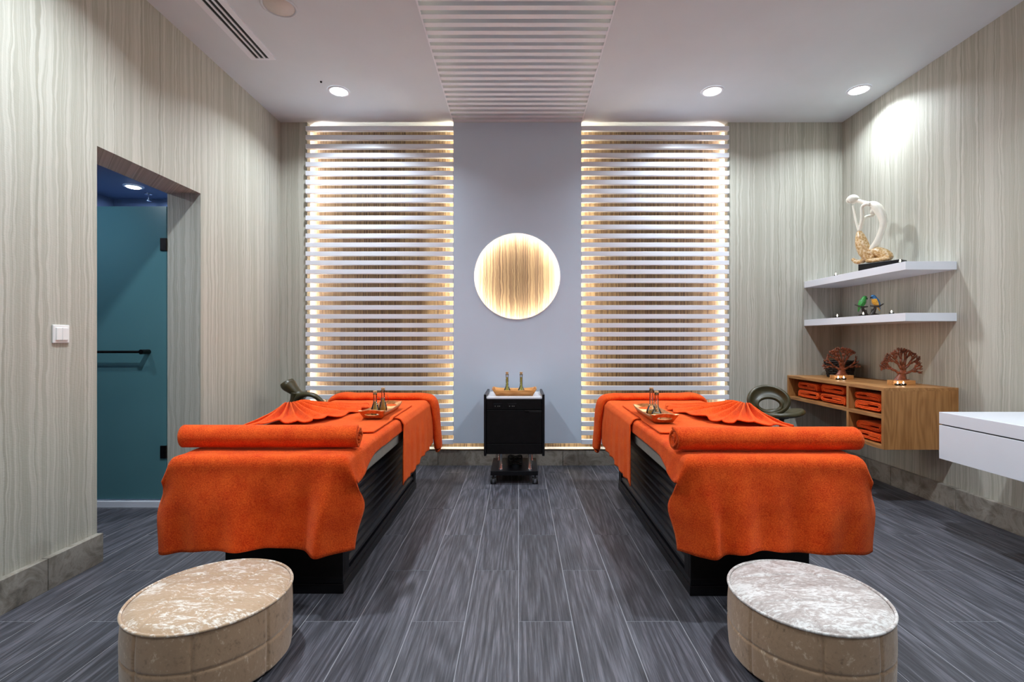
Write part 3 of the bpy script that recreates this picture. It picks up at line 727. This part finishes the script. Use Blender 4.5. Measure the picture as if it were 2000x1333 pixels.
# ------------------------------------------------------------------ round ottomans
def ottoman(x, y, r, h, topmat, label, ph=0):
    e = empty('ottoman', (x, y, 0)); tag(e, label, 'ottoman')
    a0 = math.asin(.092/r); seams = [s*a0+q*PI/2 for q in range(4) for s in (-1, 1)]
    def groove(d, w_): return exp(-(d/w_)**2)
    def sidef(u, v):
        a = 2*PI*u; z = .012+v*(h-.028)
        da = min(abs((a-s+PI) % (2*PI)-PI) for s in seams)*r
        rr = r+.004*sin(PI*v)-.006*groove(da, .0045)-.005*groove(z-h*.47, .0045)-.012*max(0, 1-v/.06)**2+.0015*nz(cos(a)*6, sin(a)*6, z*12)
        return (x+rr*cos(a), y+rr*sin(a), z)
    V, F = grid(sidef, 360, 60, wrap=True)
    mk('side_cover', V, F, 'velvet_side', e, smooth=True)
    def topf(u, v):
        a = 2*PI*u; q = v*(r-.004); px, py = q*cos(a), q*sin(a)
        ed = max(0, (v-.86)/.14)
        z = h-.004+.016*(1-v*v)-.014*ed**2
        for c in (-.092, .092):
            z -= .0045*groove(px-c, .0035)+.0045*groove(py-c, .0035)
        z += .0018*nz(px*14, py*14, ph)
        return (x+px, y+py, z)
    V, F = grid(topf, 300, 90, wrap=True)
    mk('top_cushion', V, F, topmat, e, smooth=True)
    mk('piping', *tube([(x+(r+.001)*cos(2*PI*k/120), y+(r+.001)*sin(2*PI*k/120), h-.015) for k in range(121)], .0052, 8), topmat, e, smooth=True)
    mk('base_disc', *lathe([(r-.02, 0), (r-.014, .014)], (x, y, 0), 48), 'rubber', e)
ottoman(-1.13, 1.796, .2655, .267, 'velvet_tan', 'round tan crushed-velvet ottoman at the foot of the left bed')
ottoman(1.058, 1.79, .2625, .267, 'velvet_sheen', 'round crushed-velvet ottoman with painted pale sheen at the foot of the right bed', 5)

# ------------------------------------------------------------------ therapist stools
def stool_base(e, x, y, zs, mat='rubber', R_=.25):
    mk('post', *lathe([(.032, .07), (.032, .32), (.018, .33), (.018, zs-.02), (.05, zs-.012)], (x, y, 0), 20), mat, e, smooth=True, angle=.8)
    for k in range(5):
        a = 2*PI*k/5+.3
        mk('foot_spoke', *tube([(x+.02*cos(a), y+.02*sin(a), .075), (x+R_*.6*cos(a), y+R_*.6*sin(a), .066), (x+R_*cos(a), y+R_*sin(a), .058)], [.02, .016, .012], 10), mat, e, smooth=True)
        V, F = lathe([(.010, -.01), (.024, -.008), (.025, .008), (.010, .01)], (0, 0, 0), 18)
        mk('caster', [(x+R_*cos(a)+p[0]*cos(a)-p[2]*sin(a), y+R_*sin(a)+p[0]*sin(a)+p[2]*cos(a), .0255+p[1]) for p in V], F, mat, e, smooth=True, angle=.8)
def loop_back(c, rot, hw, hh, tilt=.25):
    """shell backrest: an oval with an oval opening low in it, cupped round the sitter. front = -y before rotation"""
    R = Matrix.Rotation(rot, 3, 'Z')
    def f(u, v):
        a = 2*PI*u
        ox, oz = hw*cos(a), hh*sin(a)
        ix, iz = hw*.06+hw*.50*cos(a), -hh*.34+hh*.42*sin(a)
        px, pz = ox+(ix-ox)*v, oz+(iz-oz)*v
        py = -1.6*px*px+tilt*pz - .020*sin(PI*v)*(-1)
        q = R @ Vector((px, py, pz)); return (c[0]+q.x, c[1]+q.y, c[2]+q.z)
    return grid(f, 72, 10, wrap=True)
sx_, sy_ = 1.96, 3.72
e = empty('saddle_stool', (sx_, sy_, 0)); tag(e, 'dark olive swivel stool with looped backrest between right bed and oak cabinet', 'stool')
b = loop_back((sx_-.045, sy_+.02, .722), -.25, .148, .112); mk('backrest', *b, 'olive', e, smooth=True, solid=.028, sub=1)
def seatf(u, v):
    a = 2*PI*u; q = v
    px, py = .165*q*cos(a), .125*q*sin(a)
    z = .605+.9*px*abs(px)*.8+.028*(q**4)*.6+.012*q
    return (sx_+.035+px, sy_-.03+py, z)
mk('seat', *grid(seatf, 48, 12, wrap=True), 'olive', e, smooth=True, solid=.032, sub=1)
stool_base(e, sx_+.04, sy_-.02, .60)

K_ = 4.24/3.72
def kp(p): return (p[0]*K_, p[1]*K_, CAMH-(CAMH-p[2])*K_)
e = empty('saddle_stool', (-2.0, 4.26, 0)); tag(e, 'dark olive swivel stool in the far left corner behind the left bed', 'stool')
V, F = stube([kp(p) for p in ((-1.775, 3.72, .862), (-1.758, 3.72, .838), (-1.725, 3.72, .805), (-1.69, 3.72, .775), (-1.665, 3.72, .757), (-1.635, 3.72, .748))], [.052, .058, .046, .036, .040, .026], 5, seg=20, sy=1.4, up=(.6, 0, .8))
mk('backrest', V, F, 'olive', e, smooth=True)
V, F = stube([kp(p) for p in ((-1.70, 3.72, .70), (-1.66, 3.70, .752), (-1.60, 3.68, .772), (-1.54, 3.68, .758), (-1.495, 3.70, .705), (-1.48, 3.72, .64))], [.028, .028, .021, .020, .022, .02], 6, seg=14, sy=1.7, up=(0, 0, 1))
mk('backrest_loop', V, F, 'olive', e, smooth=True)
V, F = stube([kp(p) for p in ((-1.70, 3.72, .785), (-1.715, 3.72, .72), (-1.745, 3.72, .665), (-1.755, 3.72, .61))], [.042, .034, .032, .036], 5, seg=14, sy=1.5, up=(1, 0, 0))
mk('back_support', V, F, 'olive', e, smooth=True)
mk('seat', *lathe([(.01, -.02), (.12, -.018), (.15, .0), (.14, .018), (.09, .014), (.01, .004)], (-1.985, 4.26, .525), 40), 'olive', e, smooth=True)
stool_base(e, -1.985, 4.26, .52, R_=.19)

# ------------------------------------------------------------------ corner shelves
def shelf(z0, z1, label):
    o = bx('wall_shelf', (2.70, XR, 3.395, YB, z0, z1), 'gloss', bevel=.0015); tag(o, label, 'shelf')
shelf(1.675, 1.733, 'upper white floating corner shelf under the statue'); shelf(1.315, 1.373, 'lower white floating corner shelf under the parrot figurines')
# ------------------------------------------------------------------ oak cabinet
OX0, OY0, OYD = 2.54, 3.382, 3.757
e = empty('oak_cabinet', (2.8, 4.0, .42)); tag(e, 'wall-hung golden oak cabinet with open towel compartments', 'cabinet')
T = .024
bx('top_panel', (OX0, XR, OY0, YB, .826, .85), 'oaktop', e)
bx('end_panel', (OX0, XR, OY0, OY0+T, .419, .826), 'oak', e)
bx('middle_shelf', (OX0, XR, OY0+T, YB, .632, .656), 'oaktop', e)
bx('divider', (OX0, XR, OYD-T/2, OYD+T/2, .656, .826), 'oak', e)
bx('lower_side', (OX0, XR, OYD-T/2, OYD+T/2, .419, .632), 'oak', e)
bx('bottom_panel', (OX0, XR, OY0+T, OYD-T/2, .419, .443), 'oaktop', e)
bx('far_side', (OX0, XR, YB-T, YB-.001, .656, .826), 'oak', e)
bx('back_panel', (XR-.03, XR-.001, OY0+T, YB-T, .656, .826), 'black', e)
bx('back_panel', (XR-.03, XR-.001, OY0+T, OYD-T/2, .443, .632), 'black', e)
# folded towels: flattened spirals
def folded(x0, x1, yc, z, hw_, hh_, seed, label, flip=1):
    t_ = hh_*.27; turns = 2.4
    def f(u, v):
        th = u*turns*2*PI+PI*.5; k = (.18+.82*u)
        L_ = (hw_-hh_)*(.90+.10*u); r = hh_*k-t_*.5*k
        c, s = cos(th), sin(th)
        yy = L_*max(-1, min(1, c*2.6))+r*c; zz = r*s*1.0
        x = x0+(x1-x0)*v+.006*nz(u*6, seed, 1)*(1-v)
        zz += .003*nz(yy*14, x*8, seed); return (x, yc+flip*yy, z+hh_+zz)
    o = mk('folded_towel', *grid(f, 110, 14), 'orange', None, smooth=True, solid=t_, org=((x0+x1)/2, yc, z)); tag(o, label, 'towel', 'folded towels in the oak cabinet'); return o
S = [(4.335, .656, .158, 'in the far stack of the upper left compartment', (.037, .035)), (4.00, .656, .160, 'in the near stack of the upper left compartment', (.038, .039)),
     (3.592, .656, .142, 'of the stack in the upper right compartment', (.038, .030)), (3.585, .443, .140, 'of the stack in the lower compartment', (.033, .034))]
for i, (yc, z, hw_, txt, hh2) in enumerate(S):
    zz = z+.002
    for j, h_ in enumerate(hh2):
        folded(2.575+.012*j*(i % 2), 2.90, yc+(.006 if j else -.004), zz, hw_-.008*j, h_, i*3+j, f"{'bottom' if j == 0 else 'top'} folded orange towel {txt}", 1 if (i+j) % 2 else -1)
        zz += 2*h_+.001

# ------------------------------------------------------------------ carved trees
def carved_tree(cx, cy, z, hw_, h, seed, label, lean=0, dark=0):
    rnd = random.Random(seed)
    e = empty('tree_sculpture', (cx, cy, z)); tag(e, label, 'sculpture')
    bw_ = .082
    bx('base_block', (cx-bw_, cx+bw_, cy-.032, cy+.032, z, z+.034), 'carvedbase', e, bevel=.002)
    zb = z+.034
    parts = []
    parts.append(stube([(cx, cy, zb-.002), (cx, cy, zb+.012), (cx+lean*.01, cy, zb+.05), (cx+lean*.018, cy, zb+.09), (cx+lean*.016, cy, zb+.125)], [.064, .045, .026, .021, .014], 4, seg=12, sy=.45, up=(1, 0, 0)))
    def lim(ang):   # fan outline radius from a point low on the trunk
        return 1.0
    def grow(p, ang, ln, r, dep):
        bend = (ang)*(.10) ; a2 = ang+rnd.uniform(-.12, .12)
        q = (p[0]+ln*sin(a2), p[1]+rnd.uniform(-.006, .006), p[2]+ln*cos(a2))
        mid = ((p[0]+q[0])/2+rnd.uniform(-.004, .004), (p[1]+q[1])/2, (p[2]+q[2])/2-.004*abs(sin(a2)))
        qx = (q[0]-cx)/hw_; qz = (q[2]-zb-.07)/(h-.034-.07)
        if dep > 0 and (qx*qx+max(0, qz)**2 > 1.0): dep = 0
        parts.append(tube([p, mid, q], [r, r*.85, r*.72 if dep > 0 else r*.5], 6 if dep < 2 else 8, sy=.8, up=(0, 1, 0)))
        if dep == 0: return
        n_ = 3 if rnd.random() < .45 else 2; sp = .34+.10*rnd.random()
        for k in range(n_):
            d_ = (k-(n_-1)/2)*sp*(1.35 if n_ == 2 else 1)
            grow(q, a2+d_+.03*a2, ln*rnd.uniform(.70, .84), max(r*.76, .0041), dep-1)
    for ang, zz, l0, r0 in ((-1.12, .045, .066, .0105), (-.66, .08, .06, .010), (-.22, .115, .052, .0095), (.2, .115, .05, .0095), (.62, .085, .06, .010), (1.10, .05, .068, .0105)):
        grow((cx+lean*.014+.008*(1 if ang > 0 else -1), cy, zb+zz), ang+lean*.06, l0*.86, r0*1.3, 5)
    V, F = join(*parts)
    mk('carved_tree', V, F, 'carved', e, smooth=True)
carved_tree(2.743, 4.13, .85, .145, .262, 5, 'reddish carved wooden tree on the far end of the oak cabinet, basket behind', .2)
carved_tree(2.845, 3.617, .85, .150, .255, 9, 'reddish carved wooden tree on the near end of the oak cabinet', .9)
candle(2.672, 4.068, .85, 'left lit tealight before the far carved tree'); candle(2.718, 4.066, .85, 'right lit tealight before the far carved tree')
candle(2.770, 3.555, .85, 'left lit tealight before the near carved tree'); candle(2.812, 3.555, .85, 'right lit tealight before the near carved tree')
# woven basket
parts = []
bxc, byc = 2.885, 4.37
for i in range(9):
    zz = .853+.0165*i; r_ = .095+.025*(i/8)
    parts.append(tube([(bxc+(r_+.003*sin(14*2*PI*k/84+PI*i))*cos(2*PI*k/84), byc+(r_+.003*sin(14*2*PI*k/84+PI*i))*sin(2*PI*k/84), zz+.006) for k in range(85)], .006, 6))
e = empty('cane_basket', (bxc, byc, .85)); tag(e, 'black woven cane basket standing behind the far carved tree', 'basket')
mk('woven_band', *join(*parts), 'basket', e, smooth=True); mk('lining', *lathe([(.002, .004), (.093, .004), (.118, .138), (.115, .138), (.09, .008), (.002, .008)], (bxc, byc, .85), 32), 'black', e, smooth=True, angle=.8)
for k in range(14):
    a = 2*PI*k/14; mk('stake', *tube([(bxc+.094*cos(a), byc+.094*sin(a), .853), (bxc+.122*cos(a), byc+.122*sin(a), 1.0)], .0045, 6), 'basket', e)

# ------------------------------------------------------------------ lower shelf: parrots and tealights
def parrot(x, y, z, face, belly, back, label):
    e = empty('parrot_figurine', (x, y, z)); tag(e, label, 'figurine')
    f = face
    V, F = join(stube([(x-f*.03, y, z+.002), (x-f*.012, y, z+.03), (x+.002, y+.002, z+.055), (x+f*.004, y, z+.078)], [.016, .014, .011, .009], 4, seg=10),
                stube([(x-f*.045, y, z+.004), (x, y, z+.008), (x+f*.045, y, z+.004)], [.012, .018, .010], 4, seg=10, sy=.6),
                tube([(x-.036*f, y, z+.080), (x+f*.02, y-.018, z+.074), (x+f*.068, y, z+.096)], [.005, .008, .004], 8), tube([(x+f*.02, y, z+.072), (x+f*.042, y-.004, z+.060)], [.005, .002], 8),
                tube([(x+f*.02, y, z+.07), (x+f*.034, y, z+.10)], [.004, .002], 8), tube([(x-f*.004, y, z+.05), (x-f*.024, y, z+.052), (x-f*.03, y, z+.035)], [.004, .0035, .002], 8))
    mk('branch', V, F, 'branch', e, smooth=True)
    # body as one lofted spine from tail to beak
    V, F = stube([(x+f*.040, y, z+.040), (x+f*.034, y, z+.062), (x+f*.020, y, z+.090), (x+f*.006, y, z+.116), (x-f*.004, y, z+.140), (x-f*.012, y, z+.153), (x-f*.022, y, z+.154), (x-f*.029, y, z+.143)],
                 [.004, .008, .021, .026, .019, .0155, .010, .002], 5, seg=16)
    bd = mk('body', V, F, None, e, smooth=True, mats=[belly, back])
    me = bd.data
    for pl in me.polygons:
        c = pl.center; side_ = (c.x*f+ (c.z-.11)*.45)
        pl.material_index = 1 if side_ > .010 or c.z > .135 else 0
    V, F = stube([(x+f*.012, y-.014, z+.125), (x+f*.022, y-.017, z+.100), (x+f*.034, y-.008, z+.068), (x+f*.04, y-.004, z+.045)], [.004, .011, .008, .002], 4, seg=10, sy=.4)
    mk('wing', V, F, back, e, smooth=True)
    V, F = sphere((x-f*.017, y-.0125, z+.148), .0022, 10, 6); mk('eye', V, F, 'darkslot', e, smooth=True)
    V, F = stube([(x-f*.024, y, z+.150), (x-f*.032, y, z+.145), (x-f*.033, y, z+.136)], [.006, .005, .001], 3, seg=8); mk('beak', V, F, 'darkslot', e, smooth=True)
parrot(2.790, 3.94, 1.373, -1, 'green', 'green', 'green parrot figurine perched on a dark branch on the lower shelf')
parrot(2.815, 3.845, 1.373, 1, 'yellow', 'blue', 'yellow-bellied blue parrot figurine on a branch on the lower shelf')
candle(2.745, 4.19, 1.373, 'lit tealight near the back wall on the lower corner shelf', .017)
candle(2.735, 3.86, 1.373, 'lit tealight in front of the parrots on the lower corner shelf', .017)
candle(2.775, 3.62, 1.373, 'lit tealight right of the parrots on the lower corner shelf', .017)
candle(2.745, 4.21, 1.733, 'lit tealight near the back wall on the upper corner shelf', .015)
candle(2.745, 3.50, 1.733, 'lit tealight by the right end of the statue plinth', .015)

# ------------------------------------------------------------------ statue on the upper shelf
e = empty('seated_figure_statue', (2.79, 3.69, 1.733)); tag(e, 'slender abstract statue of a seated nude, ivory torso and golden legs, black plinth', 'statue')
pa, pd, pn = Vector((2.712, 3.885, 0)), Vector((.468, -.884, 0)), Vector((.884, .468, 0))
V = [tuple(pa+pd*(.288*i)+pn*(.10*j)+Vector((0, 0, z))) for i in (0, 1) for j in (0, 1) for z in (1.733, 1.787)]
mk('plinth', V, box(0, 1, 0, 1, 0, 1)[1], 'blackshiny', e, bevel=.002)
TD = Vector((.468, -.884, 0)).normalized(); P0 = Vector((2.835, 3.79, 0)); ND = Vector((TD.y, -TD.x, 0))
def sp(cxp, cyp, off=0):
    """point of the figure in its own upright plane, from sketch coordinates; off = towards the room"""
    px, py = 1630+cxp/8.33-1013, 370+cyp/8.33-664
    b = P0 + ND*off
    s = (px*b.y/950-b.x)/(TD.x-px*TD.y/950); q = b+TD*s
    return Vector((q.x, q.y, CAMH-py*q.y/950))
def remesh(o, v=.0022):
    md = o.modifiers.new('remesh', 'REMESH'); md.mode = 'VOXEL'; md.voxel_size = v; md.use_smooth_shade = True
    md = o.modifiers.new('smooth', 'SMOOTH'); md.iterations = 4; md.factor = .6
U = .00056
def part(pts, rad, **kw): return stube([sp(*p) for p in pts], [r*U for r in rad], 5, seg=14, **kw)
V, F = join(part([(600, 1010), (625, 930), (690, 830), (745, 700), (785, 570), (790, 470), (750, 360), (690, 270), (620, 215), (560, 205)], [40, 46, 44, 40, 44, 50, 58, 62, 48, 26]),
            part([(620, 225), (540, 205), (450, 180), (360, 150)], [42, 32, 27, 28]),
            (lambda s: s)(part([(385, 150), (345, 140), (290, 140), (245, 165), (238, 195)], [30, 58, 72, 56, 22])),
            part([(650, 290), (615, 345), (590, 380)], [44, 34, 8]),
            part([(610, 230, -.02), (640, 330, -.025), (610, 400, -.03), (500, 432, -.03), (440, 600, -.015), (410, 650)], [30, 26, 22, 20, 18, 20]),
            part([(395, 650, .01), (350, 480, .012), (320, 340, .012), (300, 235, .008)], [18, 19, 16, 16]),
            part([(570, 215, .02), (500, 220, .03), (448, 270, .03), (452, 420, .02), (430, 560, .012), (405, 655, .004)], [34, 26, 24, 26, 26, 20]))
torso_obj = o = mk('torso', V, F, 'ivory', e, smooth=True); remesh(o)
V, F = join(part([(400, 655), (420, 760), (455, 890), (500, 1010), (560, 1090), (600, 1110)], [30, 66, 84, 78, 60, 40]),
            part([(610, 960), (560, 1040), (500, 1100), (430, 1150), (350, 1150), (290, 1105)], [60, 56, 44, 34, 32, 22]),
            part([(600, 990), (680, 985), (790, 1020), (880, 1070), (930, 1095)], [46, 66, 74, 64, 34]),
            part([(900, 1085, .02), (780, 1110, .03), (640, 1130, .035), (520, 1140, .03)], [38, 38, 34, 26]),
            part([(640, 985, -.01), (620, 1060, -.01), (600, 1125, -.01)], [50, 60, 60]))
DZ = 1.786-min(v[2] for v in V)
V = [(v[0], v[1], v[2]+DZ) for v in V]; torso_obj.location.z += DZ
o = mk('legs', V, F, 'gold', e, smooth=True); remesh(o)

# ------------------------------------------------------------------ white wall-hung counter at the right edge
e = empty('vanity_counter', (2.78, 2.0, .479)); tag(e, 'white gloss wall-hung counter with a slim top slab at the right wall', 'counter')
QX, QY0, QY1 = 2.50, .75, 2.893
bx('top_slab', (QX, XR-.002, QY0, QY1, .686, .756), 'gloss', e, bevel=.0015)
bx('shadow_gap', (QX+.012, XR-.002, QY0+.01, QY1-.008, .676, .688), 'darkslot', e)
for a, b in ((QY0, (QY0+QY1)/2-.0015), ((QY0+QY1)/2+.0015, QY1-.0)):
    bx('drawer_front', (QX, QX+.02, a, b, .479, .679), 'gloss', e, bevel=.0015)
bx('cabinet_body', (QX+.02, XR-.002, QY0+.002, QY1, .479, .677), 'gloss', e)
